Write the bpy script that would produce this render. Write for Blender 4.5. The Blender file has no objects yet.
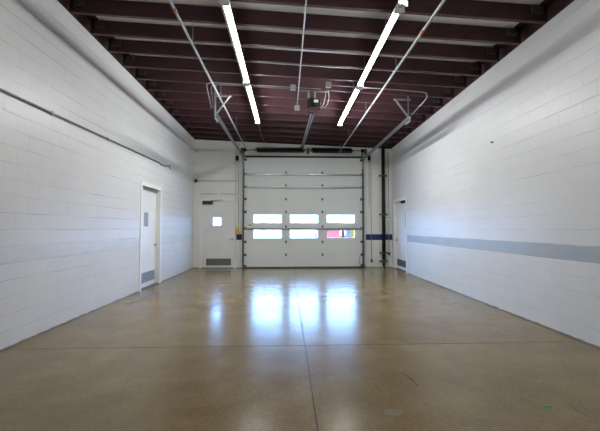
import bpy, bmesh, math, random
from mathutils import Vector, Matrix
random.seed(7)
scn = bpy.context.scene
COL = scn.collection
PI = math.pi

# ------------------------------------------------------------------ layout
CAM_Z = 1.42
XL = -3.30                      # face of the wall with the long conduit
XR, DB = 3.82, 12.44            # corner of the other side wall, face of the end wall
TILT = -0.0152                  # the right-hand wall runs slightly out of square
Y_REAR = -4.2
def xr(y): return XR - 0.0152*(DB-y)
def zl(y): return 4.60 + 0.0120*(DB-y)
def zr(y): return 4.32 + 0.0034*(DB-y)
def zj(x, y):                   # underside of the joists
    t = (x-XL)/(xr(y)-XL)
    return zl(y)*(1-t)+zr(y)*t
JD = 0.235                      # joist depth

# ------------------------------------------------------------------ materials
def new_mat(name):
    m = bpy.data.materials.new(name); m.use_nodes = True
    nt = m.node_tree
    return m, nt, nt.nodes['Principled BSDF']
def N(nt, t, **kw):
    n = nt.nodes.new(t)
    for k, v in kw.items():
        if k in n.inputs: n.inputs[k].default_value = v
        else: setattr(n, k, v)
    return n
def L(nt, a, b): nt.links.new(a, b)
def ramp(nt, stops):
    r = nt.nodes.new('ShaderNodeValToRGB')
    e = r.color_ramp.elements
    while len(e) < len(stops): e.new(0.5)
    for i, (p, c) in enumerate(stops):
        e[i].position = p; e[i].color = (*c, 1) if len(c) == 3 else c
    return r
def math_n(nt, op, a, b=None, clamp=False):
    n = nt.nodes.new('ShaderNodeMath'); n.operation = op; n.use_clamp = clamp
    for i, v in enumerate((a, b)):
        if v is None: continue
        if isinstance(v, (int, float)): n.inputs[i].default_value = v
        else: L(nt, v, n.inputs[i])
    return n.outputs[0]
def mixc(nt, fac, a, b):
    n = nt.nodes.new('ShaderNodeMix'); n.data_type = 'RGBA'
    for sock, v in ((n.inputs[0], fac), (n.inputs[6], a), (n.inputs[7], b)):
        if isinstance(v, (int, float)): sock.default_value = v
        elif isinstance(v, tuple): sock.default_value = (*v, 1)
        else: L(nt, v, sock)
    return n.outputs[2]

def paint(name, col, rough=0.5, metal=0.0, var=0.06, scale=9.0, bump=0.0, spec=0.5):
    """painted or metal surface with slight mottling"""
    m, nt, b = new_mat(name)
    tc = N(nt, 'ShaderNodeTexCoord')
    no = N(nt, 'ShaderNodeTexNoise', Scale=scale, Detail=4.0)
    L(nt, tc.outputs['Object'], no.inputs['Vector'])
    lo = tuple(max(0, c*(1-var)) for c in col); hi = tuple(min(1, c*(1+var)) for c in col)
    r = ramp(nt, [(0.3, lo), (0.7, hi)])
    L(nt, no.outputs['Fac'], r.inputs['Fac']); L(nt, r.outputs['Color'], b.inputs['Base Color'])
    b.inputs['Roughness'].default_value = rough; b.inputs['Metallic'].default_value = metal
    b.inputs['Specular IOR Level'].default_value = spec
    if bump:
        bp = N(nt, 'ShaderNodeBump', Strength=bump, Distance=0.01)
        n2 = N(nt, 'ShaderNodeTexNoise', Scale=scale*6, Detail=3.0)
        L(nt, tc.outputs['Object'], n2.inputs['Vector'])
        L(nt, n2.outputs['Fac'], bp.inputs['Height']); L(nt, bp.outputs['Normal'], b.inputs['Normal'])
    return m

def block_wall(name, axis, base, joint_off, stripe=None, zones=(), joint=0.5, rough=0.36, fade=0.16):
    """painted concrete block: courses 0.2 m, blocks 0.4 m. axis = object axis that runs along the wall.
    stripe=(colour, z0, z1) painted band; zones=[(colour, u0, u1, z0, z1)] painted patches"""
    m, nt, b = new_mat(name)
    tc = N(nt, 'ShaderNodeTexCoord'); sp = N(nt, 'ShaderNodeSeparateXYZ')
    L(nt, tc.outputs['Object'], sp.inputs[0])
    U = sp.outputs[axis]; Z = sp.outputs['Z']
    u2 = math_n(nt, 'ADD', U, joint_off)
    cv = N(nt, 'ShaderNodeCombineXYZ'); L(nt, u2, cv.inputs[0]); L(nt, Z, cv.inputs[1])
    def brick(mortar, smooth):
        br = N(nt, 'ShaderNodeTexBrick')
        br.offset = 0.5; br.offset_frequency = 2; br.squash = 1.0
        for k, v in (('Scale', 1.0), ('Mortar Size', mortar), ('Mortar Smooth', smooth), ('Bias', 0.0),
                     ('Brick Width', 0.4), ('Row Height', 0.2)):
            br.inputs[k].default_value = v
        br.inputs['Color1'].default_value = (0, 0, 0, 1); br.inputs['Color2'].default_value = (1, 1, 1, 1)
        br.inputs['Mortar'].default_value = (0.5, 0.5, 0.5, 1)
        L(nt, cv.outputs[0], br.inputs['Vector'])
        return br
    br = brick(0.006, 0.6); fine = brick(0.0028, 0.3)
    # bed joints as their own mask: dirt sits in some lengths of them
    fz = math_n(nt, 'FRACT', math_n(nt, 'MULTIPLY', Z, 5.0))
    d = math_n(nt, 'ABSOLUTE', math_n(nt, 'SUBTRACT', fz, 0.5))
    bed = math_n(nt, 'GREATER_THAN', d, 0.482)
    mp = N(nt, 'ShaderNodeMapping'); mp.inputs['Scale'].default_value = (0.55, 0.55, 2.4)
    L(nt, tc.outputs['Object'], mp.inputs['Vector'])
    dn = N(nt, 'ShaderNodeTexNoise', Scale=1.3, Detail=4.0, Roughness=0.65)
    L(nt, mp.outputs['Vector'], dn.inputs['Vector'])
    dm = ramp(nt, [(0.46, (0, 0, 0)), (0.62, (1, 1, 1))]); L(nt, dn.outputs['Fac'], dm.inputs['Fac'])
    dirt = math_n(nt, 'MULTIPLY', bed, dm.outputs['Color'])
    # paint tone
    big = N(nt, 'ShaderNodeTexNoise', Scale=0.9, Detail=5.0, Roughness=0.6)
    L(nt, tc.outputs['Object'], big.inputs['Vector'])
    rb = ramp(nt, [(0.3, tuple(c*0.95 for c in base)), (0.72, tuple(min(1, c*1.03) for c in base))])
    L(nt, big.outputs['Fac'], rb.inputs['Fac'])
    tone = mixc(nt, math_n(nt, 'MULTIPLY', br.outputs['Color'], 0.05), rb.outputs['Color'], tuple(c*0.7 for c in base))
    edge_n = N(nt, 'ShaderNodeTexNoise', Scale=7.0, Detail=3.0)
    L(nt, tc.outputs['Object'], edge_n.inputs['Vector'])
    wob = math_n(nt, 'MULTIPLY', math_n(nt, 'SUBTRACT', edge_n.outputs['Fac'], 0.5), 0.022)
    zw = math_n(nt, 'ADD', Z, wob)
    cur = tone
    if stripe:
        c, z0, z1 = stripe
        f = math_n(nt, 'MULTIPLY', math_n(nt, 'GREATER_THAN', zw, z0), math_n(nt, 'LESS_THAN', zw, z1))
        ws = N(nt, 'ShaderNodeTexNoise', Scale=3.0, Detail=6.0, Roughness=0.7)
        L(nt, mp.outputs['Vector'], ws.inputs['Vector'])
        rs = ramp(nt, [(0.3, tuple(x*0.94 for x in c)), (0.7, tuple(x*1.08 for x in c))])
        L(nt, ws.outputs['Fac'], rs.inputs['Fac'])
        cur = mixc(nt, f, cur, rs.outputs['Color'])
    for c, u0, u1, z0, z1 in zones:
        f = math_n(nt, 'MULTIPLY', math_n(nt, 'GREATER_THAN', Z, z0), math_n(nt, 'LESS_THAN', Z, z1))
        f = math_n(nt, 'MULTIPLY', f, math_n(nt, 'MULTIPLY', math_n(nt, 'GREATER_THAN', U, u0), math_n(nt, 'LESS_THAN', U, u1)))
        cur = mixc(nt, f, cur, c)
    cur = mixc(nt, math_n(nt, 'MULTIPLY', dirt, joint), cur, tuple(c*0.30 for c in base))
    cur = mixc(nt, math_n(nt, 'MULTIPLY', fine.outputs['Fac'], fade), cur, tuple(c*0.55 for c in base))
    # dark uneven line along the foot of the wall
    ft = math_n(nt, 'ADD', Z, math_n(nt, 'MULTIPLY', wob, 2.2))
    foot = math_n(nt, 'LESS_THAN', ft, 0.022)
    cur = mixc(nt, math_n(nt, 'MULTIPLY', foot, 0.75), cur, (0.07, 0.06, 0.05))
    L(nt, cur, b.inputs['Base Color'])
    b.inputs['Roughness'].default_value = rough
    # relief: raked joints and the roller stipple of the paint
    st = N(nt, 'ShaderNodeTexNoise', Scale=55.0, Detail=3.0)
    L(nt, tc.outputs['Object'], st.inputs['Vector'])
    h = math_n(nt, 'SUBTRACT', math_n(nt, 'MULTIPLY', st.outputs['Fac'], 0.28), br.outputs['Fac'])
    bp = N(nt, 'ShaderNodeBump', Strength=0.55, Distance=0.004)
    L(nt, h, bp.inputs['Height']); L(nt, bp.outputs['Normal'], b.inputs['Normal'])
    return m

WHITE = (0.71, 0.71, 0.705)
M = {}
M['wall_l'] = block_wall('painted_block_left', 'Y', WHITE, 0.08, ((0.655, 0.665, 0.67), 1.0, 1.2), joint=0.7)
M['wall_r'] = block_wall('painted_block_right', 'Y', (0.70, 0.705, 0.70), 0.08+DB, ((0.385, 0.425, 0.455), 1.0, 1.2), joint=0.6)
M['wall_b'] = block_wall('painted_block_end', 'X', (0.82, 0.83, 0.785), 0.0, None,
                         [((0.012, 0.018, 0.12), 2.86, 3.88, 0.99, 1.20), ((0.012, 0.016, 0.07), -1.83, -1.6, 1.0, 1.2)], joint=0.35)
M['white_paint'] = paint('white_enamel', (0.84, 0.84, 0.81), 0.4, var=0.03, scale=3)
M['door_paint'] = paint('door_paint', (0.80, 0.80, 0.78), 0.38, var=0.04, scale=2)
M['gd'] = paint('garage_door_paint', (0.74, 0.765, 0.74), 0.36, var=0.03, scale=1.2)
M['strut'] = paint('galvanised_strut', (0.40, 0.42, 0.415), 0.3, 0.75, var=0.08)
M['galv'] = paint('galvanised_steel', (0.42, 0.44, 0.44), 0.42, 0.75, var=0.14, scale=22)
M['galv_dull'] = paint('dull_galvanised_steel', (0.30, 0.31, 0.31), 0.5, 0.7, var=0.2, scale=18)
M['emt'] = paint('conduit_steel', (0.38, 0.385, 0.385), 0.45, 0.6, var=0.08, scale=14)
M['emt_paint'] = paint('painted_conduit', (0.46, 0.46, 0.44), 0.5, var=0.06, scale=14)
M['grey_conduit'] = paint('grey_conduit', (0.20, 0.205, 0.21), 0.5, 0.3, var=0.1, scale=14)
M['pipe'] = paint('pale_pipe', (0.36, 0.37, 0.38), 0.5, 0.3, var=0.1, scale=10)
M['orange'] = paint('orange_coupling', (0.42, 0.13, 0.05), 0.6, var=0.2, scale=30)
M['black'] = paint('black_metal', (0.008, 0.008, 0.009), 0.7, var=0.3, scale=16, spec=0.2)
M['black_iron'] = paint('black_iron_pipe', (0.013, 0.012, 0.012), 0.5, 0.2, var=0.3, scale=16)
M['rubber'] = paint('black_rubber', (0.02, 0.02, 0.02), 0.75, var=0.2)
M['closer'] = paint('dark_closer', (0.06, 0.055, 0.05), 0.45, 0.3, var=0.2)
M['joist'] = paint('maroon_primer', (0.048, 0.014, 0.018), 0.55, var=0.22, scale=3.5, bump=0.05)
M['bracket'] = paint('weathered_bracket', (0.050, 0.052, 0.050), 0.6, 0.2, var=0.3, scale=20)
M['edge'] = paint('dark_edge_steel', (0.045, 0.016, 0.018), 0.6, var=0.2, scale=5)
M['deck'] = paint('white_roof_liner', (0.90, 0.88, 0.88), 0.7, var=0.04, scale=2.0, bump=0.15)
M['steel'] = paint('brushed_steel', (0.33, 0.35, 0.38), 0.38, 0.7, var=0.1, scale=30)
M['steel_dark'] = paint('dark_steel', (0.13, 0.13, 0.135), 0.45, 0.6, var=0.15, scale=30)
M['chrome'] = paint('satin_chrome', (0.48, 0.46, 0.42), 0.3, 0.9, var=0.06, scale=30)
M['yellow'] = paint('yellow_plastic', (0.72, 0.50, 0.03), 0.45, var=0.05)
M['white_label'] = paint('white_label', (0.8, 0.8, 0.78), 0.5, var=0.03)
M['box'] = paint('steel_box', (0.33, 0.33, 0.325), 0.45, 0.4, var=0.06)
M['white_plate'] = paint('white_plate', (0.80, 0.80, 0.78), 0.4, var=0.02)
M['rust'] = paint('maroon_plate', (0.07, 0.025, 0.025), 0.6, var=0.2)
M['rope'] = paint('dark_rope', (0.10, 0.10, 0.09), 0.8, var=0.3, scale=60)
M['green'] = paint('green_tape', (0.03, 0.30, 0.08), 0.6, var=0.1)
M['housing'] = paint('fixture_enamel', (0.82, 0.82, 0.80), 0.35, var=0.02)
M['sealant'] = paint('joint_sealant', (0.030, 0.026, 0.022), 0.7, var=0.2, scale=20)
M['car_red'] = paint('red_van_paint', (0.16, 0.034, 0.026), 0.7, var=0.02, spec=0.1)
M['car_blue'] = paint('slate_van_paint', (0.060, 0.045, 0.040), 0.7, var=0.02, spec=0.1)
M['post_yellow'] = paint('bollard_yellow', (0.16, 0.065, 0.004), 0.8, var=0.03, spec=0.05)
M['car_glass'] = paint('dark_car_glass', (0.03, 0.035, 0.04), 0.1, var=0.02)
M['lot'] = paint('pale_concrete_lot', (0.30, 0.27, 0.28), 0.8, var=0.12, scale=0.8)
M['far_wall'] = paint('pale_far_wall', (0.74, 0.72, 0.76), 0.8, var=0.05)
M['far_band'] = paint('grey_far_band', (0.36, 0.36, 0.45), 0.7, var=0.05)
M['far_glass'] = paint('far_glass', (0.12, 0.13, 0.16), 0.15, var=0.05)
M['grass'] = paint('outside_grass', (0.22, 0.34, 0.12), 0.9, var=0.3, scale=6)

def tube_mat(name, power):
    """fluorescent lamps, power set by place in the row to balance wall brightness"""
    m = bpy.data.materials.new(name); m.use_nodes = True
    nt = m.node_tree; nt.nodes.clear()
    e = N(nt, 'ShaderNodeEmission', Strength=power); e.inputs['Color'].default_value = (0.975, 0.995, 1.0, 1)
    o = N(nt, 'ShaderNodeOutputMaterial'); L(nt, e.outputs[0], o.inputs[0])
    return m
M['tube'] = tube_mat('fluorescent_tube', 19.0)
M['tube_far'] = tube_mat('fluorescent_tube_far', 135.0)  # far lamps boosted to even out the light towards the end wall
M['tube_near'] = tube_mat('fluorescent_tube_near', 30.0)
def glass_mat():
    m = bpy.data.materials.new('clear_glazing'); m.use_nodes = True
    nt = m.node_tree; nt.nodes.clear()
    t = N(nt, 'ShaderNodeBsdfTransparent'); t.inputs['Color'].default_value = (0.93, 0.94, 0.96, 1)
    g = N(nt, 'ShaderNodeBsdfGlossy', Roughness=0.03)
    mx = N(nt, 'ShaderNodeMixShader'); mx.inputs[0].default_value = 0.07
    o = N(nt, 'ShaderNodeOutputMaterial')
    L(nt, t.outputs[0], mx.inputs[1]); L(nt, g.outputs[0], mx.inputs[2]); L(nt, mx.outputs[0], o.inputs[0])
    return m
M['glass'] = glass_mat()

SCRATCH = [(1.16, 3.38, 1.18, 3.12, 0.008, 0.8), (1.11, 3.42, 1.16, 3.36, 0.012, 0.4), (1.75, 2.90, 1.76, 2.78, 0.006, 0.5), (2.27, 2.76, 2.26, 2.58, 0.006, 0.55), (0.80, 3.20, 0.82, 3.04, 0.006, 0.4)]
def floor_mat():
    m, nt, b = new_mat('polished_concrete')
    tc = N(nt, 'ShaderNodeTexCoord'); O = tc.outputs['Object']
    big = N(nt, 'ShaderNodeTexNoise', Scale=0.55, Detail=5.0, Roughness=0.62); L(nt, O, big.inputs['Vector'])
    mid = N(nt, 'ShaderNodeTexNoise', Scale=2.6, Detail=4.0, Roughness=0.55); L(nt, O, mid.inputs['Vector'])
    agg = N(nt, 'ShaderNodeTexVoronoi', Scale=75.0); L(nt, O, agg.inputs['Vector'])
    fine = N(nt, 'ShaderNodeTexNoise', Scale=42.0, Detail=4.0, Roughness=0.75); L(nt, O, fine.inputs['Vector'])
    r1 = ramp(nt, [(0.36, (0.149, 0.101, 0.044)), (0.66, (0.284, 0.201, 0.090))]); L(nt, big.outputs['Fac'], r1.inputs['Fac'])
    r2 = ramp(nt, [(0.33, (0.141, 0.098, 0.044)), (0.68, (0.291, 0.212, 0.096))]); L(nt, mid.outputs['Fac'], r2.inputs['Fac'])
    c = mixc(nt, 0.40, r1.outputs['Color'], r2.outputs['Color'])
    sp = N(nt, 'ShaderNodeSeparateColor'); L(nt, agg.outputs['Color'], sp.inputs[0])
    ra = ramp(nt, [(0.0, (0.083, 0.058, 0.027)), (0.45, (0.223, 0.159, 0.071)), (1.0, (0.508, 0.375, 0.175))]); L(nt, sp.outputs[0], ra.inputs['Fac'])
    c = mixc(nt, 0.14, c, ra.outputs['Color'])
    rf = ramp(nt, [(0.28, (0.083, 0.058, 0.027)), (0.55, (0.223, 0.159, 0.071)), (0.82, (0.450, 0.325, 0.153))]); L(nt, fine.outputs['Fac'], rf.inputs['Fac'])
    c = mixc(nt, 0.16, c, rf.outputs['Color'])
    # dark scuffs and a few drag marks
    mp = N(nt, 'ShaderNodeMapping'); mp.inputs['Scale'].default_value = (1.0, 0.8, 1); mp.inputs['Rotation'].default_value = (0, 0, 0.9)
    L(nt, O, mp.inputs['Vector'])
    sc = N(nt, 'ShaderNodeTexNoise', Scale=0.9, Detail=3.0, Roughness=0.5); L(nt, mp.outputs[0], sc.inputs['Vector'])
    rs = ramp(nt, [(0.50, (0, 0, 0)), (0.85, (1, 1, 1))]); L(nt, sc.outputs['Fac'], rs.inputs['Fac'])
    c = mixc(nt, math_n(nt, 'MULTIPLY', rs.outputs['Color'], 0.4), c, (0.106, 0.076, 0.037))
    # drag marks and one pale worn patch
    so = N(nt, 'ShaderNodeSeparateXYZ'); L(nt, O, so.inputs[0])
    wn = N(nt, 'ShaderNodeTexNoise', Scale=9.0, Detail=3.0); L(nt, O, wn.inputs['Vector'])
    wv = math_n(nt, 'SUBTRACT', wn.outputs['Fac'], 0.5)
    def local(cx, cy, ang):
        dx = math_n(nt, 'SUBTRACT', so.outputs[0], cx); dy = math_n(nt, 'SUBTRACT', so.outputs[1], cy)
        ca, sa = math.cos(ang), math.sin(ang)
        return (math_n(nt, 'ADD', math_n(nt, 'MULTIPLY', dx, ca), math_n(nt, 'MULTIPLY', dy, sa)),
                math_n(nt, 'SUBTRACT', math_n(nt, 'MULTIPLY', dy, ca), math_n(nt, 'MULTIPLY', dx, sa)))
    for x0, y0, x1, y1, hw, k in SCRATCH:
        lx_, ly_ = local((x0+x1)/2, (y0+y1)/2, math.atan2(y1-y0, x1-x0))
        ly_ = math_n(nt, 'ADD', ly_, math_n(nt, 'MULTIPLY', wv, 0.05))
        q = math_n(nt, 'MULTIPLY', math_n(nt, 'LESS_THAN', math_n(nt, 'ABSOLUTE', lx_), math.hypot(x1-x0, y1-y0)/2), math_n(nt, 'LESS_THAN', math_n(nt, 'ABSOLUTE', ly_), hw))
        c = mixc(nt, math_n(nt, 'MULTIPLY', q, k), c, (0.031, 0.025, 0.021))
    px_, py_ = local(0.84, 2.70, 0.5)
    d2 = math_n(nt, 'ADD', math_n(nt, 'POWER', math_n(nt, 'DIVIDE', px_, 0.085), 2.0), math_n(nt, 'POWER', math_n(nt, 'DIVIDE', py_, 0.05), 2.0))
    c = mixc(nt, math_n(nt, 'MULTIPLY', math_n(nt, 'LESS_THAN', math_n(nt, 'ADD', d2, math_n(nt, 'MULTIPLY', wv, 5.0)), 1.0), 0.28), c, (0.306, 0.276, 0.244))
    L(nt, c, b.inputs['Base Color'])
    rr = ramp(nt, [(0.2, (0.19,)*3), (0.8, (0.27,)*3)]); L(nt, mid.outputs['Fac'], rr.inputs['Fac'])
    L(nt, rr.outputs['Color'], b.inputs['Roughness'])
    b.inputs['IOR'].default_value = 1.37
    b.inputs['Coat Weight'].default_value = 0.06; b.inputs['Coat Roughness'].default_value = 0.07
    bp = N(nt, 'ShaderNodeBump', Strength=0.10, Distance=0.004); L(nt, mid.outputs['Fac'], bp.inputs['Height'])
    L(nt, bp.outputs['Normal'], b.inputs['Normal'])
    bc = N(nt, 'ShaderNodeBump', Strength=0.06, Distance=0.004)
    n3 = N(nt, 'ShaderNodeTexNoise', Scale=5.0, Detail=2.0); L(nt, O, n3.inputs['Vector'])
    L(nt, n3.outputs['Fac'], bc.inputs['Height']); L(nt, bc.outputs['Normal'], b.inputs['Coat Normal'])
    return m
M['floor'] = floor_mat()

# ------------------------------------------------------------------ geometry helpers
WORLD = {}                                   # object name -> world matrix as laid out
class MB:
    """collects shapes (in world coordinates) that become ONE mesh object"""
    def __init__(s): s.bm = bmesh.new()
    def box(s, x0, x1, y0, y1, z0, z1, mi=0):
        v = [s.bm.verts.new((x, y, z)) for x in (x0, x1) for y in (y0, y1) for z in (z0, z1)]
        for q in ((0, 1, 3, 2), (4, 6, 7, 5), (0, 4, 5, 1), (2, 3, 7, 6), (0, 2, 6, 4), (1, 5, 7, 3)):
            f = s.bm.faces.new([v[i] for i in q]); f.material_index = mi
        return s
    def hexa(s, pts, mi=0):
        """eight corners ordered like box()"""
        v = [s.bm.verts.new(p) for p in pts]
        for q in ((0, 1, 3, 2), (4, 6, 7, 5), (0, 4, 5, 1), (2, 3, 7, 6), (0, 2, 6, 4), (1, 5, 7, 3)):
            f = s.bm.faces.new([v[i] for i in q]); f.material_index = mi
        return s
    def sweep(s, prof, p0, p1, up=(0, 0, 1), mi=0):
        """closed 2-D profile carried straight from p0 to p1; profile x = sideways, y = up"""
        p0, p1 = Vector(p0), Vector(p1); d = (p1-p0).normalized(); up = Vector(up)
        side = d.cross(up).normalized(); u = side.cross(d).normalized()
        a = [s.bm.verts.new(p0+side*x+u*y) for x, y in prof]; b = [s.bm.verts.new(p1+side*x+u*y) for x, y in prof]
        n = len(prof)
        for i in range(n):
            f = s.bm.faces.new((a[i], a[(i+1) % n], b[(i+1) % n], b[i])); f.material_index = mi
        s.bm.faces.new(a[::-1]).material_index = mi; s.bm.faces.new(b).material_index = mi
        return s
    def bar(s, p0, p1, w, h, up=(0, 0, 1), mi=0):
        return s.sweep([(-w/2, -h/2), (w/2, -h/2), (w/2, h/2), (-w/2, h/2)], p0, p1, up, mi)
    def angle(s, p0, p1, w=0.04, t=0.004, up=(0, 0, 1), mi=0):
        return s.sweep([(0, 0), (w, 0), (w, t), (t, t), (t, w), (0, w)], p0, p1, up, mi)
    def tube(s, pts, r, seg=10, mi=0):
        pts = [Vector(p) for p in pts]; rings = []
        n0 = None
        for i, p in enumerate(pts):
            if i == 0: t = pts[1]-pts[0]
            elif i == len(pts)-1: t = pts[-1]-pts[-2]
            else: t = (pts[i+1]-p).normalized()+(p-pts[i-1]).normalized()
            t.normalize()
            if n0 is None:
                n0 = t.orthogonal().normalized()
            else:
                n0 = (n0-t*n0.dot(t)).normalized()
            b = t.cross(n0)
            rr = r[i] if isinstance(r, (list, tuple)) else r
            rings.append([s.bm.verts.new(p+(n0*math.cos(2*PI*k/seg)+b*math.sin(2*PI*k/seg))*rr) for k in range(seg)])
        for a, b in zip(rings, rings[1:]):
            for k in range(seg):
                f = s.bm.faces.new((a[k], a[(k+1) % seg], b[(k+1) % seg], b[k])); f.smooth = True; f.material_index = mi
        s.bm.faces.new(rings[0][::-1]).material_index = mi; s.bm.faces.new(rings[-1]).material_index = mi
        return s
    def cyl(s, p0, p1, r, seg=16, mi=0): return s.tube([p0, p1], r, seg, mi)
    def build(s, name, mat, parent=None, loc=None, bevel=0.0, smooth=False, xf=None):
        bmesh.ops.recalc_face_normals(s.bm, faces=s.bm.faces)
        if xf is not None: s.bm.transform(xf)
        me = bpy.data.meshes.new(name)
        Wp = WORLD[parent.name] if parent else Matrix()
        if loc is None: loc = Wp.translation.copy() if parent else Vector((0, 0, 0))
        loc = Vector(loc)
        W = Wp.copy(); W.translation = loc
        s.bm.transform(W.inverted()); s.bm.to_mesh(me); s.bm.free()
        o = bpy.data.objects.new(name, me); COL.objects.link(o)
        for mm in (mat if isinstance(mat, (list, tuple)) else [mat]): me.materials.append(mm)
        if parent:
            o.parent = parent; o.location = Wp.inverted() @ loc
        else: o.location = loc
        WORLD[o.name] = W
        if bevel:
            bv = o.modifiers.new('edge', 'BEVEL'); bv.width = bevel; bv.segments = 2; bv.limit_method = 'ANGLE'
        return o
def fillet(pts, r=0.08, n=5):
    """round the corners of a polyline"""
    pts = [Vector(p) for p in pts]; out = [pts[0]]
    for a, b, c in zip(pts, pts[1:], pts[2:]):
        d1 = (a-b); d2 = (c-b); q = min(r, d1.length*0.45, d2.length*0.45)
        p1 = b+d1.normalized()*q; p2 = b+d2.normalized()*q
        for i in range(n+1):
            t = i/n; out.append(p1*(1-t)**2+b*2*t*(1-t)+p2*t*t)
    out.append(pts[-1]); return out
def tag(o, label=None, cat=None, group=None, kind=None):
    if label: o['label'] = label
    if cat: o['category'] = cat
    if group: o['group'] = group
    if kind: o['kind'] = kind
    return o
def thing(name, loc, label, cat, group=None, rotz=0.0, kind=None):
    o = bpy.data.objects.new(name, None); COL.objects.link(o); o.empty_display_size = 0.2
    o.location = loc; o.rotation_euler = (0, 0, rotz)
    WORLD[o.name] = Matrix.Translation(Vector(loc)) @ Matrix.Rotation(rotz, 4, 'Z')
    return tag(o, label, cat, group, kind)
def copy_tree(o, parent=None):
    c = o.copy(); COL.objects.link(c)
    if parent: c.parent = parent
    for ch in list(o.children): copy_tree(ch, c)
    return c
def rect_holes(mb, u0, u1, z0, z1, holes, put):
    """a rectangle less rectangular holes, cut into boxes; put(u0,u1,z0,z1) adds one"""
    us = sorted({u0, u1, *[h[0] for h in holes], *[h[1] for h in holes]}); zs = sorted({z0, z1, *[h[2] for h in holes], *[h[3] for h in holes]})
    for a, b in zip(us, us[1:]):
        run = None
        for c, d in zip(zs, zs[1:]):
            mu, mz = (a+b)/2, (c+d)/2
            solid = u0 < mu < u1 and z0 < mz < z1 and not any(h[0] < mu < h[1] and h[2] < mz < h[3] for h in holes)
            if solid: run = (run[0], d) if run else (c, d)
            elif run: put(a, b, *run); run = None
        if run: put(a, b, *run)

# right-hand wall frame: u runs along the wall (negative towards the camera), outward is +x
RW = Matrix.Translation((XR, DB, 0)) @ Matrix.Rotation(TILT, 4, 'Z')

# ------------------------------------------------------------------ the room shell
TH = 0.22
def st(o, label, cat): return tag(o, label, cat, kind='structure')
# floor: slabs parted by saw-cut joints
mb = MB(); JX = 0.22; g = 0.005
xs = [XL-TH, JX-g, JX+g, XR+TH]; ys = [Y_REAR-TH, 0.19-g, 0.19+g, 4.24-g, 4.24+g, 8.32-g, 8.32+g, DB+TH]
for i in (0, 2):
    for j in (0, 2, 4, 6): mb.box(xs[i], xs[i+1], ys[j], ys[j+1], -0.15, 0, 0)
mb.box(xs[1], xs[2], ys[0], ys[-1], -0.14, -0.006, 1)
for i in (0, 2):
    for j in (1, 3, 5): mb.box(xs[i], xs[i+1], ys[j], ys[j+1], -0.14, -0.006, 1)
st(mb.build('floor', [M['floor'], M['sealant']]), 'polished brown concrete floor with saw-cut joints', 'floor')

# left wall with the recessed doorway
LD = (7.94, 9.15, 2.44)
mb = MB()
def put(u0, u1, z0, z1):
    def top(u): return zl(u) if z1 > 4.5 else z1
    mb.hexa([(XL-TH, u0, z0), (XL-TH, u0, top(u0)), (XL-TH, u1, z0), (XL-TH, u1, top(u1)), (XL, u0, z0), (XL, u0, top(u0)), (XL, u1, z0), (XL, u1, top(u1))])
rect_holes(mb, Y_REAR, DB, 0, 4.9, [(LD[0], LD[1], -1, LD[2])], put)
st(mb.build('wall_left', M['wall_l']), 'white painted block wall with a long conduit along it', 'wall')

# right wall with its recessed doorway (local frame)
RD = (-1.60, -0.22, 2.40)
mb = MB()
def put(u0, u1, z0, z1):
    def top(u): return zr(DB+u) if z1 > 4.5 else z1
    mb.hexa([(0, u0, z0), (0, u0, top(u0)), (0, u1, z0), (0, u1, top(u1)), (TH, u0, z0), (TH, u0, top(u0)), (TH, u1, z0), (TH, u1, top(u1))])
rect_holes(mb, Y_REAR-DB, 0.15, 0, 4.9, [(RD[0], RD[1], -1, RD[2])], put)
wr = mb.build('wall_right', M['wall_r'])
wr.location = (XR, DB, 0); wr.rotation_euler = (0, 0, TILT)
st(wr, 'white painted block wall with a grey-blue painted stripe', 'wall')

# end wall with door openings
GD = (-1.53, 2.75, 3.96)
MD = (-3.08, -1.84, 2.44)
mb = MB()
def put(u0, u1, z0, z1):
    def top(u): return zj(u, DB) if z1 > 4.5 else z1
    mb.hexa([(u0, DB, z0), (u0, DB, top(u0)), (u0, DB+TH, z0), (u0, DB+TH, top(u0)), (u1, DB, z0), (u1, DB, top(u1)), (u1, DB+TH, z0), (u1, DB+TH, top(u1))])
rect_holes(mb, XL-TH, XR+TH, 0, 4.9, [(GD[0]+0.04, GD[1]-0.04, -1, GD[2]-0.04), (MD[0], MD[1], -1, MD[2])], put)
st(mb.build('wall_back', M['wall_b']), 'off-white block end wall around the garage door', 'wall')
mb = MB(); mb.box(XL-TH, XR+TH, Y_REAR-TH, Y_REAR, 0, 4.95)
st(mb.build('wall_front', M['wall_l']), 'white block wall behind the viewpoint', 'wall')

# roof deck: pale liner between dark edge strips, and a dark closure above each wall head
def roofquad(mb, fx0, fx1, y0, y1, dz0, dz1, mi):
    P = []
    for f in (fx0, fx1):
        for y in (y0, y1):
            x = f(y)
            for dz in (dz0, dz1): P.append((x, y, zj(x, y)+dz))
    mb.hexa(P, mi)
mb = MB(); d = JD+0.002
ya, yb = Y_REAR-TH, DB+TH
roofquad(mb, lambda y: XL+0.15, lambda y: xr(y)-0.13, ya, yb, d, d+0.12, 0)
roofquad(mb, lambda y: XL-TH, lambda y: XL+0.15, ya, yb, d, d+0.12, 1)
roofquad(mb, lambda y: xr(y)-0.13, lambda y: xr(y)+TH, ya, yb, d, d+0.12, 1)
st(mb.build('ceiling', [M['deck'], M['edge']]), 'pale roof liner seen between the maroon joists', 'ceiling')
mb = MB(); roofquad(mb, lambda y: XL-TH, lambda y: XL-0.03, ya, yb, 0.002, d, 0)
st(mb.build('trim_1', M['edge']), 'dark closure over the head of the conduit wall', 'trim')
mb = MB(); roofquad(mb, lambda y: xr(y)+0.03, lambda y: xr(y)+TH, ya, yb, 0.002, d, 0)
st(mb.build('trim_2', M['edge']), 'dark closure over the head of the striped wall', 'trim')
mb = MB(); roofquad(mb, lambda y: XL-0.03, lambda y: xr(y)+0.03, DB+0.03, DB+TH, 0.002, d, 0)
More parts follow.
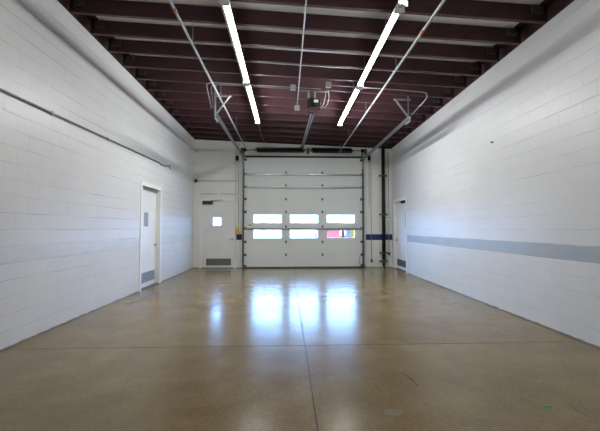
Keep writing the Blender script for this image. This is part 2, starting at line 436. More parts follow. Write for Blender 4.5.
st(mb.build('trim_3', M['edge']), 'dark closure over the end wall', 'trim')

# ------------------------------------------------------------------ roof joists (Z purlins on wall brackets)
ORD = ['first', 'second', 'third', 'fourth', 'fifth', 'sixth', 'seventh', 'eighth', 'ninth', 'tenth', 'eleventh', 'twelfth', 'thirteenth', 'fourteenth', 'fifteenth']
JY = [4.67+0.567*k for k in range(14)]
JY = [JY[0]-0.567]+JY
for k, y in enumerate(JY):
    x0, x1 = XL+0.012, xr(y)-0.012
    n = len(JY)-1-k
    lab = 'maroon steel roof joist, %s one out from the garage door wall' % ORD[n]
    r = thing('roof_joist', (0.2, y, zj(0.2, y)), lab, 'joist', 'roof joists')
    w, t = 0.055, 0.006
    prof = [(-t/2, 0), (w, 0), (w, t), (t/2, t), (t/2, JD-t), (w, JD-t), (w, JD), (-t/2, JD)]
    # swept from -x to +x: sideways = d x up = -y, so flip the profile to keep the lower flange facing away
    mbj = MB(); mbj.sweep([(-a, b) for a, b in prof], (x0, y, zj(x0, y)), (x1, y, zj(x1, y)), up=(0, 0, 1))
    mbj.build('web', M['joist'], r)
    for sgn, xx in ((1, x0), (-1, x1)):
        mbj = MB()
        a, b = xx+sgn*0.085, xx+sgn*0.24
        zz = zj((a+b)/2, y)
        mbj.box(min(a, b), max(a, b), y-0.050, y-0.004, zz+0.092, zz+0.210)
        mbj.build('end_bracket', M['bracket'], r, loc=((a+b)/2, y, zz+0.1), bevel=0.006)

# ------------------------------------------------------------------ fluorescent fixtures
def fixture(x, y0, z, ln, label, coupler=0.0, lamp='tube'):
    r = thing('fluorescent_fixture', (x, y0+ln/2, z), label, 'light fixture', 'fluorescent strip lights')
    y1 = y0+ln
    h = MB(); inn = 1 if x < 0 else -1
    prof = [(-0.040, 0.085), (-0.068, 0.078), (-0.022, 0.020), (0.062, 0.020), (0.068, 0.030), (0.040, 0.085)]
    h.sweep([(inn*a, b) for a, b in prof][::inn], (x, y0, z), (x, y1, z))
    h.build('housing', M['housing'], r)
    for yy in (y0, y1):
        e = MB(); e.sweep([(-0.030, 0.088), (-0.064, 0.032), (-0.064, -0.024), (0.064, -0.024), (0.064, 0.032), (0.030, 0.088)], (x, yy-0.008, z), (x, yy+0.008, z))
        e.build('end_plate', M['housing'], r, loc=(x, yy, z), bevel=0.003)
    hm = MB()
    ym = (y0+y1)/2
    hm.box(min(x-inn*0.014, x+inn*0.064), max(x-inn*0.014, x+inn*0.064), ym-0.018, ym+0.018, z-0.024, z+0.02); hm.build('lamp_holder', M['white_label'], r, loc=(x, ym, z), bevel=0.003)
    for dx in (0.006, 0.048):
        tx = x+inn*dx
        for a, b in ((y0+0.045, ym-0.020), (ym+0.020, y1-0.045)):
            t = MB(); t.cyl((tx, a, z-0.004), (tx, b, z-0.004), 0.0155, 8)
            t.build('fluorescent_tube', M[lamp], r, loc=(tx, (a+b)/2, z-0.004))
    for yy in (y0, y1):
        e = MB(); e.box(min(x-inn*0.012, x+inn*0.066), max(x-inn*0.012, x+inn*0.066), yy+(0.009 if yy == y0 else -0.044), yy+(0.044 if yy == y0 else -0.009), z-0.022, z+0.018)
        e.build('end_socket', M['box'], r, loc=(x, yy, z), bevel=0.003)
    if coupler:
        c = MB(); c.box(x-0.018, x+0.018, y0-coupler+0.010, y0-0.009, z+0.03, z+0.06); c.build('row_coupler', M['box'], r, loc=(x, y0, z+0.04), bevel=0.003)
    for yy in (y0+0.62, y1-0.35):
        w = MB(); w.cyl((x, yy, z+0.07), (x, yy, zj(x, yy)+JD-0.004), 0.004, 6); w.build('hanger_rod', M['galv_dull'], r, loc=(x, yy, z+0.07))
    return r
ZF = 4.22
for (y0, ln, lab, cp) in ((1.76, 2.36, 'strip light of the conduit-wall row, just overhead out of view', 0),
                      (4.22, 2.37, 'lit fluorescent strip light in the left row, its larger front fixture', 0.10), (6.70, 2.44, 'lit fluorescent strip light in the left row, ending short of the garage door', 0.105)):
    fixture(-0.79, y0, ZF, ln, lab, cp, 'tube_near' if y0 < 3 else 'tube_far' if y0 > 6 else 'tube')
for (y0, ln, lab, cp) in ((1.80, 2.38, 'fluorescent strip light in the right row, only its far tip showing at the top edge', 0),
                      (4.30, 2.36, 'lit fluorescent strip light in the right row, long fixture below the tip', 0.115), (6.80, 2.47, 'lit fluorescent strip light in the right row, ending beside the door opener', 0.135)):
    fixture(1.45, y0, ZF, ln, lab, cp, 'tube_near' if y0 < 3 else 'tube_far' if y0 > 6 else 'tube')

# ------------------------------------------------------------------ pipes and conduits under the roof
def hung_pipe(name, pts, r, mat, label, cat, couplings=(), hangers=(), group=None):
    t = thing(name, pts[0], label, cat, group)
    m_ = MB(); m_.tube(fillet(pts), r, 12); m_.build('pipe_run', mat, t)
    for p in couplings:
        c = MB(); c.cyl((p[0], p[1]-0.045, p[2]), (p[0], p[1]+0.045, p[2]), r*1.35, 12)
        tag(c.build('coupling', M['orange'], t, loc=p), 'rusty orange coupling')
    for p in hangers:
        c = MB(); c.cyl((p[0], p[1], p[2]+r), (p[0], p[1], zj(p[0], p[1])), 0.005, 6); c.cyl((p[0], p[1]-0.012, p[2]), (p[0], p[1]+0.012, p[2]), r*1.25, 12)
        c.build('hanger', M['galv_dull'], t, loc=p)
    return t
zp = 4.215
hung_pipe('ceiling_pipe', [(-1.44, Y_REAR+0.01, zp), (-1.44, DB-0.004, zp)], 0.020, M['pipe'], 'pale ceiling pipe between the left strip lights and the conduit wall', 'pipe',
          [(-1.44, 4.39, zp)], [(-1.44, JY[i], zp) for i in (2, 6, 10, 13)], 'long ceiling pipes')
zp2 = 4.15
hung_pipe('ceiling_pipe', [(1.88, Y_REAR+0.01, zp2), (1.88, DB-0.004, zp2)], 0.020, M['pipe'], 'pale ceiling pipe between the right strip lights and the striped wall', 'pipe',
          [(1.88, 4.64, zp2), (1.88, 7.5, zp2)], [(1.88, JY[i], zp2) for i in (3, 7, 11, 14)], 'long ceiling pipes')
# conduit down the middle that ends in a small square box
zc = 4.41
t = thing('ceiling_conduit', (0.25, 8.45, zc), 'thin pale conduit along the middle of the ceiling ending in a small square box', 'conduit')
m_ = MB(); m_.tube([(0.25, Y_REAR+0.01, zc), (0.25, 8.42, zc)], 0.012, 8); m_.build('conduit_run', M['emt'], t)
m_ = MB(); m_.box(0.185, 0.315, 8.40, 8.50, zc-0.075, zc+0.035); m_.build('junction_box', M['box'], t, loc=(0.25, 8.45, zc), bevel=0.006)
# cable from the left row to the end wall
m_ = MB(); m_.tube([(-0.79, 9.15, ZF+0.05), (-0.79, 10.6, ZF+0.08), (-0.785, DB-0.003, ZF+0.26)], 0.008, 6)
tag(m_.build('light_cable', M['grey_conduit'], loc=(-0.79, 9.15, ZF+0.05)), 'thin dark cable from the left strip lights to the end wall', 'cable')

# ------------------------------------------------------------------ garage door
SEAM = [0.012, 0.47, 0.93, 1.41, 2.0, 2.46, 2.89, 3.35, 3.96]
gx0, gx1 = GD[0], GD[1]
yf, yk = 12.385, 12.432                     # room face and outer face of the leaf
WX = [(-1.18, -0.19), (0.12, 1.12), (1.44, 2.44)]
gd = thing('garage_door', ((gx0+gx1)/2, (yf+yk)/2, 0), 'tall grey sectional garage door with two rows of three windows', 'garage door')
for i, (z0, z1) in enumerate(zip(SEAM, SEAM[1:])):
    m_ = MB(); holes = []
    if i in (2, 3):
        wz = (1.07, 1.35) if i == 2 else (1.61, 1.89)
        holes = [(a, b, wz[0], wz[1]) for a, b in WX]
    rect_holes(m_, gx0, gx1, z0+0.008, z1-0.008, holes, lambda a, b, c, d_: m_.box(a, b, yf, yf+0.012, c, d_))
    rect_holes(m_, gx0, gx1, z0, z1, holes, lambda a, b, c, d_: m_.box(a, b, yf+0.012, yk, c, d_))
    bmesh.ops.remove_doubles(m_.bm, verts=m_.bm.verts, dist=1e-5)
    sec = m_.build('door_section', M['gd'], gd, loc=((gx0+gx1)/2, (yf+yk)/2, z0))
    for a, b, c, d_ in holes:
        f = MB(); e = 0.022
        f.box(a-e, b+e, yf-0.008, yf-0.0005, d_, d_+e); f.box(a-e, b+e, yf-0.008, yf-0.0005, c-e, c)
        f.box(a-e, a, yf-0.008, yf-0.0005, c, d_); f.box(b, b+e, yf-0.008, yf-0.0005, c, d_)
        wf = f.build('window_frame', M['white_paint'], gd, loc=((a+b)/2, yf, c))
        p = MB(); p.box(a+0.001, b-0.001, yf+0.018, yf+0.024, c+0.001, d_-0.001); p.build('pane', M['glass'], wf, loc=((a+b)/2, yf+0.02, c))
for z in (3.35, 2.89, 1.41):
    m_ = MB()
    m_.sweep([(0.001, -0.036), (0.001, 0.036), (0.008, 0.036), (0.010, 0.024), (0.066, 0.014), (0.066, -0.018), (0.010, -0.024), (0.008, -0.036)],
             (gx0+0.03, yf, z-0.01), (gx1-0.03, yf, z-0.01)); m_.build('strut', M['strut'], gd, loc=((gx0+gx1)/2, yf, z))
for z in SEAM[1:-1]:
    for x in (-0.03, 1.28):
        off = 0.0; z = z+0.07 if z in (3.35, 2.89, 1.41) else z
        m_ = MB(); m_.box(x-0.028, x+0.028, yf-off-0.010, yf-off-0.001, z+0.008, z+0.045); m_.box(x-0.028, x+0.028, yf-off-0.010, yf-off-0.001, z-0.045, z-0.008)
        m_.cyl((x-0.034, yf-off-0.012, z), (x+0.034, yf-off-0.012, z), 0.011, 10); m_.build('hinge', M['steel_dark'], gd, loc=(x, yf, z))
for z in SEAM[1:-1]+[0.07, 3.88]:
    for x, s in ((gx0, 1), (gx1, -1)):
        m_ = MB(); m_.box(min(x+s*0.005, x+s*0.10), max(x+s*0.005, x+s*0.10), yf-0.020, yf-0.001, z-0.045, z+0.045)
        m_.cyl((x+s*0.10, yf-0.026, z), (x-s*0.035, yf-0.026, z), 0.009, 8); m_.cyl((x-s*0.03, yf-0.026, z), (x-s*0.045, yf-0.026, z), 0.024, 14)
        m_.build('roller_bracket', M['steel_dark'], gd, loc=(x, yf, z))
m_ = MB(); m_.box(gx0, gx1, yf+0.002, yk-0.002, 0.001, 0.0125); m_.build('bottom_seal', M['rubber'], gd)
m_ = MB(); m_.box(gx0, gx1, yf-0.050, yf-0.0005, 0.020, 0.050); m_.build('bottom_bar', M['steel_dark'], gd, loc=(0.6, yf, 0.03))
m_ = MB(); m_.box(-1.37, -1.25, yf-0.003, yf-0.0005, 1.515, 1.548); tag(m_.build('warning_sticker', [M['yellow']], gd, loc=(-1.31, yf, 1.53)), 'small dark yellow sticker')
m_ = MB(); m_.box(-1.36, -1.26, yf-0.0045, yf-0.0032, 1.520, 1.534); m_.build('sticker_band', M['black'], gd, loc=(-1.31, yf, 1.53))
# black weather seal over the head
m_ = MB(); m_.box(gx0+0.035, gx1-0.035, yf-0.045, DB-0.002, 3.962, 4.015)
tag(m_.build('header_seal', M['rubber'], loc=(0.6, yf, 3.965)), 'black weather strip along the top of the garage door', 'weather strip')

# tracks
ZT = 3.905
def track(x, s, yend, label):
    """s: direction from the track away from the door"""
    t = thing('garage_door_track', (x, 12.31, 0), label, 'door track', 'garage door tracks')
    yv = yf-0.036
    path = [(x, yv, 0.03), (x, yv, 3.55)]
    for k in range(1, 9):
        a = k/9*PI/2; R = ZT-3.55
        path.append((x, yv-R*(1-math.cos(a)), 3.55+R*math.sin(a)))
    path += [(x, yv-(ZT-3.55), ZT), (x, yend, ZT)]
    def channel(p):
        m2 = MB(); n_ = len(p); prof = [(-0.028, -0.03), (0.028, -0.03), (0.028, -0.026), (-0.024, -0.026), (-0.024, 0.026), (0.028, 0.026), (0.028, 0.03), (-0.028, 0.03)]
        rings = []
        for i, q in enumerate(p):
            q = Vector(q); tn = (Vector(p[min(i+1, n_-1)])-Vector(p[max(i-1, 0)])).normalized()
            u = Vector((1, 0, 0)); v = tn.cross(u).normalized()
            rings.append([m2.bm.verts.new(q-u*a*s+v*b) for a, b in prof])
        for a, b in zip(rings, rings[1:]):
            for k in range(len(prof)): m2.bm.faces.new((a[k], a[(k+1) % 8], b[(k+1) % 8], b[k]))
        m2.bm.faces.new(rings[0]); m2.bm.faces.new(rings[-1][::-1])
        return m2
    channel(path[:2]).build('vertical_rail', M['steel_dark'], t)
    channel(path[1:]).build('overhead_rail', M['galv_dull'], t, loc=(x, 11.0, ZT))
    wa = MB(); wa.sweep([(0, 0), (0.07, 0), (0.07, 0.005), (0.005, 0.005), (0.005, 0.055), (0, 0.055)] if s < 0 else [(0, 0), (-0.07, 0), (-0.07, 0.005), (-0.005, 0.005), (-0.005, 0.055), (0, 0.055)],
                       (x+s*0.035, DB-0.003, 0.01), (x+s*0.035, DB-0.003, 4.2), up=(0, -1, 0)); wa.build('wall_angle', M['galv_dull'], t, loc=(x, DB, 0))
    for z in (0.3, 1.15, 2.0, 2.9, 3.6):
        b = MB(); b.box(min(x+s*0.03, x+s*0.037), max(x+s*0.03, x+s*0.037), yv-0.02, DB-0.055, z-0.03, z+0.03); b.build('track_bracket', M['steel_dark'], t, loc=(x, yv, z))
    # hanger frame of slotted angle at the free end
    yh = yend+0.12; zt = zj(x, yh); zb = 4.34
    h = MB(); h.angle((x+s*0.04, yh, ZT-0.02), (x+s*0.04, yh, zt+JD-0.01), 0.035, 0.004, up=(0, 1, 0)); h.build('hanger_post', M['galv_dull'], t, loc=(x, yh, ZT))
    h = MB(); h.angle((x+s*0.08, yh, zb), (x-s*0.32, yh, zb), 0.035, 0.004); h.build('hanger_crossbar', M['galv_dull'], t, loc=(x, yh, zb))
    h = MB(); h.angle((x+s*0.035, yh-0.02, ZT+0.0), (x-s*0.30, yh-0.02, zb+0.02), 0.035, 0.004); h.build('hanger_brace', M['galv'], t, loc=(x, yh-0.02, ZT))
    h = MB(); h.bar((x+s*0.045, yh-0.05, ZT-0.03), (x+s*0.045, yh+0.25, ZT-0.03), 0.03, 0.07); h.build('track_plate', M['galv_dull'], t, loc=(x, yh, ZT))
    return t
track(-1.545, -1, 7.55, 'grey garage door track with slotted hanger, beside the yellow control box')
track(2.745, 1, 7.58, 'grey garage door track with slotted hanger, beside the black standpipe')

# torsion spring shaft
zs, ysf = 4.22, 12.325
t = thing('torsion_spring_shaft', (0.62, ysf, zs), 'torsion shaft with two long black springs above the garage door', 'spring shaft')
m_ = MB(); m_.cyl((-1.64, ysf, zs), (2.90, ysf, zs), 0.0127, 10); m_.build('shaft', M['steel'], t)
for a, b in ((-1.08, 0.60), (0.90, 2.34)):
    m_ = MB(); n_ = 26; pts = []
    for i in range(n_*8+1):
        q = i/8*2*PI; pts.append((a+(b-a)*i/(n_*8), ysf+0.078*math.cos(q), zs+0.078*math.sin(q)))
    m_.tube(pts, 0.023, 5); m_.build('spring', M['black'], t, loc=((a+b)/2, ysf, zs))
    for c in (a-0.03, b+0.03):
        m_ = MB(); m_.cyl((c-0.03, ysf, zs), (c+0.03, ysf, zs), 0.042, 14); m_.build('winding_cone', M['galv_dull'], t, loc=(c, ysf, zs))
for c in (-1.50, 2.74):
    m_ = MB(); m_.cyl((c-0.045, ysf, zs), (c+0.045, ysf, zs), 0.058, 16); m_.cyl((c-0.05, ysf, zs), (c-0.042, ysf, zs), 0.075, 16); m_.build('cable_drum', M['black'], t, loc=(c, ysf, zs))
for c in (-1.62, 0.76, 2.87):
    m_ = MB(); m_.box(c-0.045, c+0.045, DB-0.012, DB-0.002, zs-0.12, zs+0.10); m_.box(c-0.004, c+0.004, ysf-0.05, DB-0.012, zs-0.10, zs+0.05)
    m_.cyl((c-0.018, ysf, zs), (c+0.018, ysf, zs), 0.032, 14); m_.build('bearing_plate', M['steel_dark'], t, loc=(c, DB, zs))

# ------------------------------------------------------------------ door opener
ox = 0.60
t = thing('garage_door_opener', (ox, 7.75, 4.05), 'black garage door opener with a white label hung from the joists', 'door opener')
p0, p1 = Vector((ox-0.05, 12.22, 4.33)), Vector((ox, 7.95, 4.085))
for dx in (-0.045, 0.045):
    m_ = MB(); m_.angle(p0+Vector((dx, 0, 0)), p1+Vector((dx, 0, 0)), 0.035 if dx > 0 else -0.035, 0.004); m_.build('rail', M['galv_dull'], t, loc=p1+Vector((dx, 0, 0)))
m_ = MB(); m_.tube([p0+Vector((0, 0, 0.02)), p1+Vector((0, 0, 0.02))], 0.007, 6); m_.build('drive_chain', M['black'], t, loc=p1)
m_ = MB(); m_.box(ox-0.12, ox+0.02, 12.22, DB-0.014, 4.345, 4.37); m_.box(ox-0.10, ox-0.0, 12.19, 12.235, 4.28, 4.345); m_.build('header_bracket', M['steel_dark'], t, loc=(ox-0.05, 12.3, 4.35))
m_ = MB(); m_.box(ox-0.11, ox+0.11, 7.64, 8.02, 4.115, 4.134); m_.box(ox-0.11, ox+0.09, 7.66, 7.672, 4.03, 4.115); m_.build('base_plate', M['rust'], t, loc=(ox, 7.8, 4.06))
m_ = MB(); m_.box(ox-0.14, ox+0.13, 7.75, 7.96, 4.135, 4.345); m_.build('motor_housing', M['black'], t, loc=(ox, 7.75, 4.08), bevel=0.045)
m_ = MB(); m_.cyl((ox-0.14, 7.74, 4.24), (ox+0.142, 7.74, 4.24), 0.138, 24); m_.cyl((ox+0.13, 7.74, 4.24), (ox+0.155, 7.74, 4.24), 0.05, 16); m_.build('motor', M['black'], t, loc=(ox, 7.74, 4.2))
m_ = MB(); m_.box(ox+0.0, ox+0.095, 7.592, 7.601, 4.225, 4.285); m_.build('label_plate', M['white_label'], t, loc=(ox+0.05, 7.635, 4.2))
m_ = MB(); m_.cyl((ox+0.155, 7.72, 4.24), (ox+0.168, 7.72, 4.24), 0.03, 12); m_.build('end_cap', M['steel'], t, loc=(ox+0.155, 7.7, 4.21))
for dx in (-0.10, 0.045):
    m_ = MB(); m_.angle((ox+dx, 7.60, 4.32), (ox+dx, 7.60, zj(ox, 7.6)+0.05), 0.04, 0.004, up=(0, 1, 0)); m_.build('hanger', M['galv'], t, loc=(ox+dx, 7.6, 4.3))
m_ = MB(); m_.angle((ox-0.32, 7.605, zj(ox, 7.6)-0.005), (ox+0.34, 7.605, zj(ox, 7.6)-0.03), 0.04, 0.004); m_.build('crossbar', M['galv_dull'], t, loc=(ox, 7.6, 4.45))
m_ = MB()
m_.tube(fillet([(ox+0.26, 7.42, 4.44), (ox+0.24, 7.5, 4.28), (ox+0.20, 7.56, 4.14), (ox+0.16, 7.6, 4.12), (ox+0.13, 7.66, 4.14)], 0.1), 0.007, 6)
m_.tube(fillet([(ox+0.30, 7.42, 4.44), (ox+0.33, 7.5, 4.30), (ox+0.29, 7.55, 4.15), (ox+0.22, 7.6, 4.10), (ox+0.15, 7.68, 4.12)], 0.1), 0.007, 6)
m_.build('wiring', M['emt'], t, loc=(ox+0.25, 7.5, 4.3))
m_ = MB(); m_.tube(fillet([(ox-0.12, 7.7, 4.11), (ox-0.19, 7.68, 4.05), (ox-0.20, 7.66, 3.97)], 0.05), 0.009, 6); m_.build('release_cord', M['rope'], t, loc=(ox-0.15, 7.7, 4.05))

# conduits feeding the opener and the door sensors along the joist
yq = 7.36
def zq(x): return zj(x, yq)-0.045
m_ = thing('opener_conduit', (0.12, yq, zq(0.12)), 'thin conduit with a square box running from the opener to the left door track', 'conduit', 'opener conduits')
a = MB(); a.tube(fillet([(0.07, yq, zq(0.07)), (-1.60, yq, zq(-1.6)), (-1.75, yq+0.10, zq(-1.75)), (-1.70, 7.75, 4.12)], 0.06), 0.011, 8); a.build('conduit_run', M['emt'], m_)
a = MB(); a.tube(fillet([(0.07, yq, zq(0.07)-0.035), (-1.52, yq, zq(-1.5)-0.035), (-1.66, yq+0.14, zq(-1.7)-0.04), (-1.64, 7.72, 4.10)], 0.06), 0.009, 8); a.build('conduit_run', M['grey_conduit'], m_)
a = MB(); a.box(0.075, 0.185, yq-0.045, yq+0.04, zq(0.13)-0.06, zq(0.13)+0.045); a.build('junction_box', M['box'], m_, loc=(0.13, yq, zq(0.13)), bevel=0.006)
a = MB(); a.tube([(0.186, yq, zq(0.2)), (0.74, yq, zq(0.74))], 0.011, 8); a.build('conduit_run', M['grey_conduit'], m_, loc=(0.4, yq, zq(0.4)))
yq = 7.14
m_ = thing('opener_conduit', (0.87, yq, zq(0.87)), 'thin conduit with a square box running from the opener to the right door track', 'conduit', 'opener conduits')
a = MB(); a.tube(fillet([(0.925, yq, zq(0.95)), (2.40, yq, zq(2.4)-0.01), (2.98, 7.18, zq(2.98)-0.01), (3.10, 7.42, zq(3.0)-0.03), (2.86, 7.78, 4.02)], 0.12), 0.011, 8); a.build('conduit_run', M['emt'], m_)
a = MB(); a.box(0.815, 0.925, yq-0.045, yq+0.04, zq(0.87)-0.05, zq(0.87)+0.06); a.build('junction_box', M['box'], m_, loc=(0.87, yq, zq(0.87)), bevel=0.006)

# ------------------------------------------------------------------ personnel doors (structure)
def frame_mesh(u0, u1, zt, put):
    fw = 0.09
    put(u0, u0+fw, 0, zt); put(u1-fw, u1, 0, zt); put(u0+fw, u1-fw, zt-fw, zt)

# door in the end wall
d = thing('door_2', (-2.46, DB, 0), 'grey-white steel door with a small square window beside the garage door', 'door', kind='structure')
m_ = MB(); frame_mesh(-3.115, -1.80, 2.47, lambda a, b, c, e: m_.box(a, b, DB-0.02, DB+0.14, c, e)); m_.build('door_frame', M['white_paint'], d, bevel=0.004)
mw = MB(); rect_holes(mw, -3.025, -1.89, 0.018, 2.38, [(-2.63, -2.35, 1.52, 1.80)], lambda a, b, c, e: mw.box(a, b, DB+0.02, DB+0.065, c, e))
bmesh.ops.remove_doubles(mw.bm, verts=mw.bm.verts, dist=1e-5); mw.build('door_leaf', M['door_paint'], d)
m_ = MB(); e = 0.02
m_.box(-2.63-e, -2.35+e, DB+0.012, DB+0.0195, 1.80, 1.80+e); m_.box(-2.63-e, -2.35+e, DB+0.012, DB+0.0195, 1.52-e, 1.52); m_.box(-2.63-e, -2.63, DB+0.012, DB+0.0195, 1.52, 1.8); m_.box(-2.35, -2.35+e, DB+0.012, DB+0.0195, 1.52, 1.8)
wf = m_.build('vision_frame', M['door_paint'], d, loc=(-2.49, DB, 1.52))
m_ = MB(); m_.box(-2.629, -2.351, DB+0.04, DB+0.046, 1.521, 1.799); m_.build('pane', M['glass'], wf, loc=(-2.49, DB, 1.52))
m_ = MB(); m_.box(-3.0, -2.64, DB-0.055, DB+0.019, 2.275, 2.395); m_.build('door_closer', M['closer'], d, loc=(-2.8, DB, 2.34), bevel=0.008)
m_ = MB(); m_.bar((-2.70, DB-0.03, 2.40), (-2.30, DB-0.05, 2.425), 0.025, 0.012); m_.build('closer_arm', M['closer'], d, loc=(-2.5, DB, 2.4))
m_ = MB(); m_.cyl((-1.93, DB+0.019, 1.03), (-1.93, DB-0.045, 1.03), 0.03, 14); m_.tube([(-1.93, DB-0.04, 1.03), (-2.06, DB-0.045, 1.035)], 0.012, 8); m_.build('door_handle', M['chrome'], d, loc=(-1.93, DB, 1.03))
m_ = MB(); m_.box(-2.86, -1.99, DB+0.012, DB+0.0195, 0.10, 0.335); kp = m_.build('kick_plate', M['steel_dark'], d, loc=(-2.4, DB, 0.1))
m_ = MB()
for k in range(7): m_.box(-2.82, -2.01, DB+0.004, DB+0.0118, 0.125+k*0.028, 0.139+k*0.028)
m_.build('louver', M['galv_dull'], kp, loc=(-2.4, DB, 0.1))
m_ = MB(); m_.box(-3.025, -1.89, DB+0.0, DB+0.14, 0.001, 0.0178); m_.build('threshold', M['steel_dark'], d, loc=(-2.46, DB, 0))

# door in the conduit wall (leaf set back in its frame)
d = thing('door_1', (XL, 8.55, 0), 'white recessed door with a narrow window in the conduit wall', 'door', kind='structure')
m_ = MB(); frame_mesh(LD[0]-0.035, LD[1]+0.05, 2.49, lambda a, b, c, e: m_.box(XL-0.14, XL+0.018, a, b, c, e)); m_.build('door_frame', M['white_paint'], d, bevel=0.004)
lx = XL-0.10
mw = MB(); rect_holes(mw, LD[0]+0.055, LD[1]-0.04, 0.016, 2.40, [(8.36, 8.63, 1.46, 1.80)], lambda a, b, c, e: mw.box(lx-0.045, lx, a, b, c, e))
bmesh.ops.remove_doubles(mw.bm, verts=mw.bm.verts, dist=1e-5); mw.build('door_leaf', M['door_paint'], d)
m_ = MB(); m_.box(lx+0.001, lx+0.04, LD[0]+0.056, LD[1]-0.041, 2.34, 2.399); m_.build('head_shade_strip', M['box'], d, loc=(XL-0.08, 8.55, 2.4))  # strip coloured grey to stand for the shade under the door head
m_ = MB(); m_.box(lx-0.030, lx-0.022, 8.361, 8.629, 1.461, 1.799); m_.build('pane', M['box'], d, loc=(lx, 8.3, 1.42))
m_ = MB(); m_.cyl((lx, 9.04, 1.0), (lx+0.06, 9.04, 1.0), 0.028, 14); m_.tube([(lx+0.055, 9.04, 1.0), (lx+0.06, 8.91, 1.005)], 0.012, 8); m_.build('door_handle', M['chrome'], d, loc=(lx, 9.04, 1.0))
m_ = MB(); m_.box(lx+0.0005, lx+0.006, 8.03, 9.07, 0.12, 0.36); m_.build('kick_plate', M['steel'], d, loc=(lx, 8.5, 0.12))
m_ = MB(); m_.box(lx-0.04, XL+0.01, LD[0]+0.055, LD[1]-0.04, 0.001, 0.0158); m_.build('threshold', M['steel_dark'], d, loc=(lx, 8.5, 0))

# door in the striped wall (local frame of that wall)
d = thing('door_3', (XR, DB, 0), 'grey-white recessed door in the striped wall beside the black standpipe', 'door', rotz=TILT, kind='structure')
def rb(mb_): return dict(xf=RW)
m_ = MB(); frame_mesh(RD[0]-0.04, RD[1]+0.05, 2.43, lambda a, b, c, e: m_.box(-0.016, 0.15, a, b, c, e)); m_.build('door_frame', M['white_paint'], d, bevel=0.004, xf=RW)
lx = 0.10
m_ = MB(); rect_holes(m_, RD[0]+0.05, RD[1]-0.04, 0.016, 2.34, [(-1.38, -1.10, 1.45, 1.95)], lambda a, b, c, e: m_.box(lx, lx+0.045, a, b, c, e))
bmesh.ops.remove_doubles(m_.bm, verts=m_.bm.verts, dist=1e-5); m_.build('door_leaf', M['door_paint'], d, xf=RW)
m_ = MB(); m_.box(lx+0.02, lx+0.028, -1.379, -1.101, 1.451, 1.949); m_.build('pane', M['steel_dark'], d, xf=RW)
m_ = MB(); m_.box(lx-0.070, lx-0.001, -1.30, -0.92, 2.25, 2.33); m_.build('door_closer', M['black'], d, bevel=0.008, xf=RW)
m_ = MB(); m_.cyl((lx-0.001, -0.34, 1.0), (lx-0.06, -0.34, 1.0), 0.028, 14); m_.tube([(lx-0.055, -0.34, 1.0), (lx-0.06, -0.46, 1.005)], 0.012, 8); m_.build('door_handle', M['chrome'], d, xf=RW)
m_ = MB(); m_.box(lx-0.006, lx-0.0005, -1.54, -0.28, 0.12, 0.34); m_.build('kick_plate', M['steel_dark'], d, xf=RW)
m_ = MB(); m_.box(-0.01, lx+0.04, RD[0]+0.05, RD[1]-0.04, 0.001, 0.0158); m_.build('threshold', M['steel_dark'], d, xf=RW)

# ------------------------------------------------------------------ end wall fittings
yw = DB-0.016
def wall_conduit(pts, r, mat, label, boxes=(), group='thin conduits on the end wall', name='wall_conduit'):
    t = thing(name, pts[0], label, 'conduit', group)
    m2 = MB(); m2.tube(fillet(pts, 0.07), r, 8); m2.build('conduit_run', mat, t)
    for (x, z, w, h, mt) in boxes:
        b = MB(); b.box(x-w/2, x+w/2, DB-0.055, DB-0.002, z-h/2, z+h/2); b.build('junction_box', mt, t, loc=(x, DB, z), bevel=0.005)
    return t
wall_conduit([(-3.24, yw, 3.11), (-1.78, yw, 3.11)], 0.013, M['emt_paint'], 'horizontal conduit high on the end wall, small dark box at the corner', [(-3.24, 3.11, 0.09, 0.12, M['closer'])])
wall_conduit([(-3.08, yw, 2.58), (-3.08, yw, 2.645), (-1.80, yw, 2.645)], 0.012, M['emt_paint'], 'horizontal conduit just above the square-window door with a square box', [(-2.465, 2.645, 0.12, 0.12, M['white_plate'])])
wall_conduit([(-1.735, yw, 1.44), (-1.735, yw, 4.5)], 0.011, M['emt_paint'], 'vertical conduit rising from the yellow control box')
wall_conduit([(-1.83, yw, 0.3), (-1.83, yw, 4.5)], 0.009, M['emt_paint'], 'thin vertical conduit between the square-window door and control box')
wall_conduit([(3.06, yw, 0.25), (3.06, yw, 3.85)], 0.010, M['emt_paint'], 'thin vertical conduit between the garage door and black standpipe', [(3.06, 0.25, 0.06, 0.09, M['closer'])])
wall_conduit([(3.70, yw, 0.40), (3.70, yw, 4.2)], 0.012, M['emt_paint'], 'vertical conduit with a white switch box beside the black standpipe', [(3.70, 1.76, 0.11, 0.20, M['white_plate']), (3.70, 0.5, 0.07, 0.09, M['closer'])])
wall_conduit([(2.99, yw, 3.90), (2.99, yw, 2.2)], 0.007, M['grey_conduit'], 'thin dark cable below the black fitting beside the garage door track', name='wall_cable')
m_ = MB(); m_.cyl((3.70, DB-0.0555, 1.80), (3.70, DB-0.075, 1.80), 0.022, 12); tag(m_.build('switch_knob', M['black'], loc=(3.70, DB-0.06, 1.80)), 'small black knob on the white switch box', 'knob')

t = thing('door_control_box', (-1.715, DB, 1.2), 'yellow door control box on a navy patch beside the garage door', 'control box')
m_ = MB(); m_.box(-1.83, -1.645, DB-0.08, DB-0.002, 1.205, 1.44); m_.build('box_body', M['yellow'], t, loc=(-1.715, DB, 1.2), bevel=0.03)
m_ = MB(); m_.cyl((-1.72, DB-0.079, 1.33), (-1.72, DB-0.10, 1.33), 0.055, 18); m_.build('dial', M['white_label'], t, loc=(-1.72, DB-0.09, 1.33))
m_ = MB(); m_.cyl((-1.72, DB-0.10, 1.325), (-1.72, DB-0.118, 1.325), 0.03, 14); m_.build('button', M['closer'], t, loc=(-1.72, DB-0.11, 1.325))

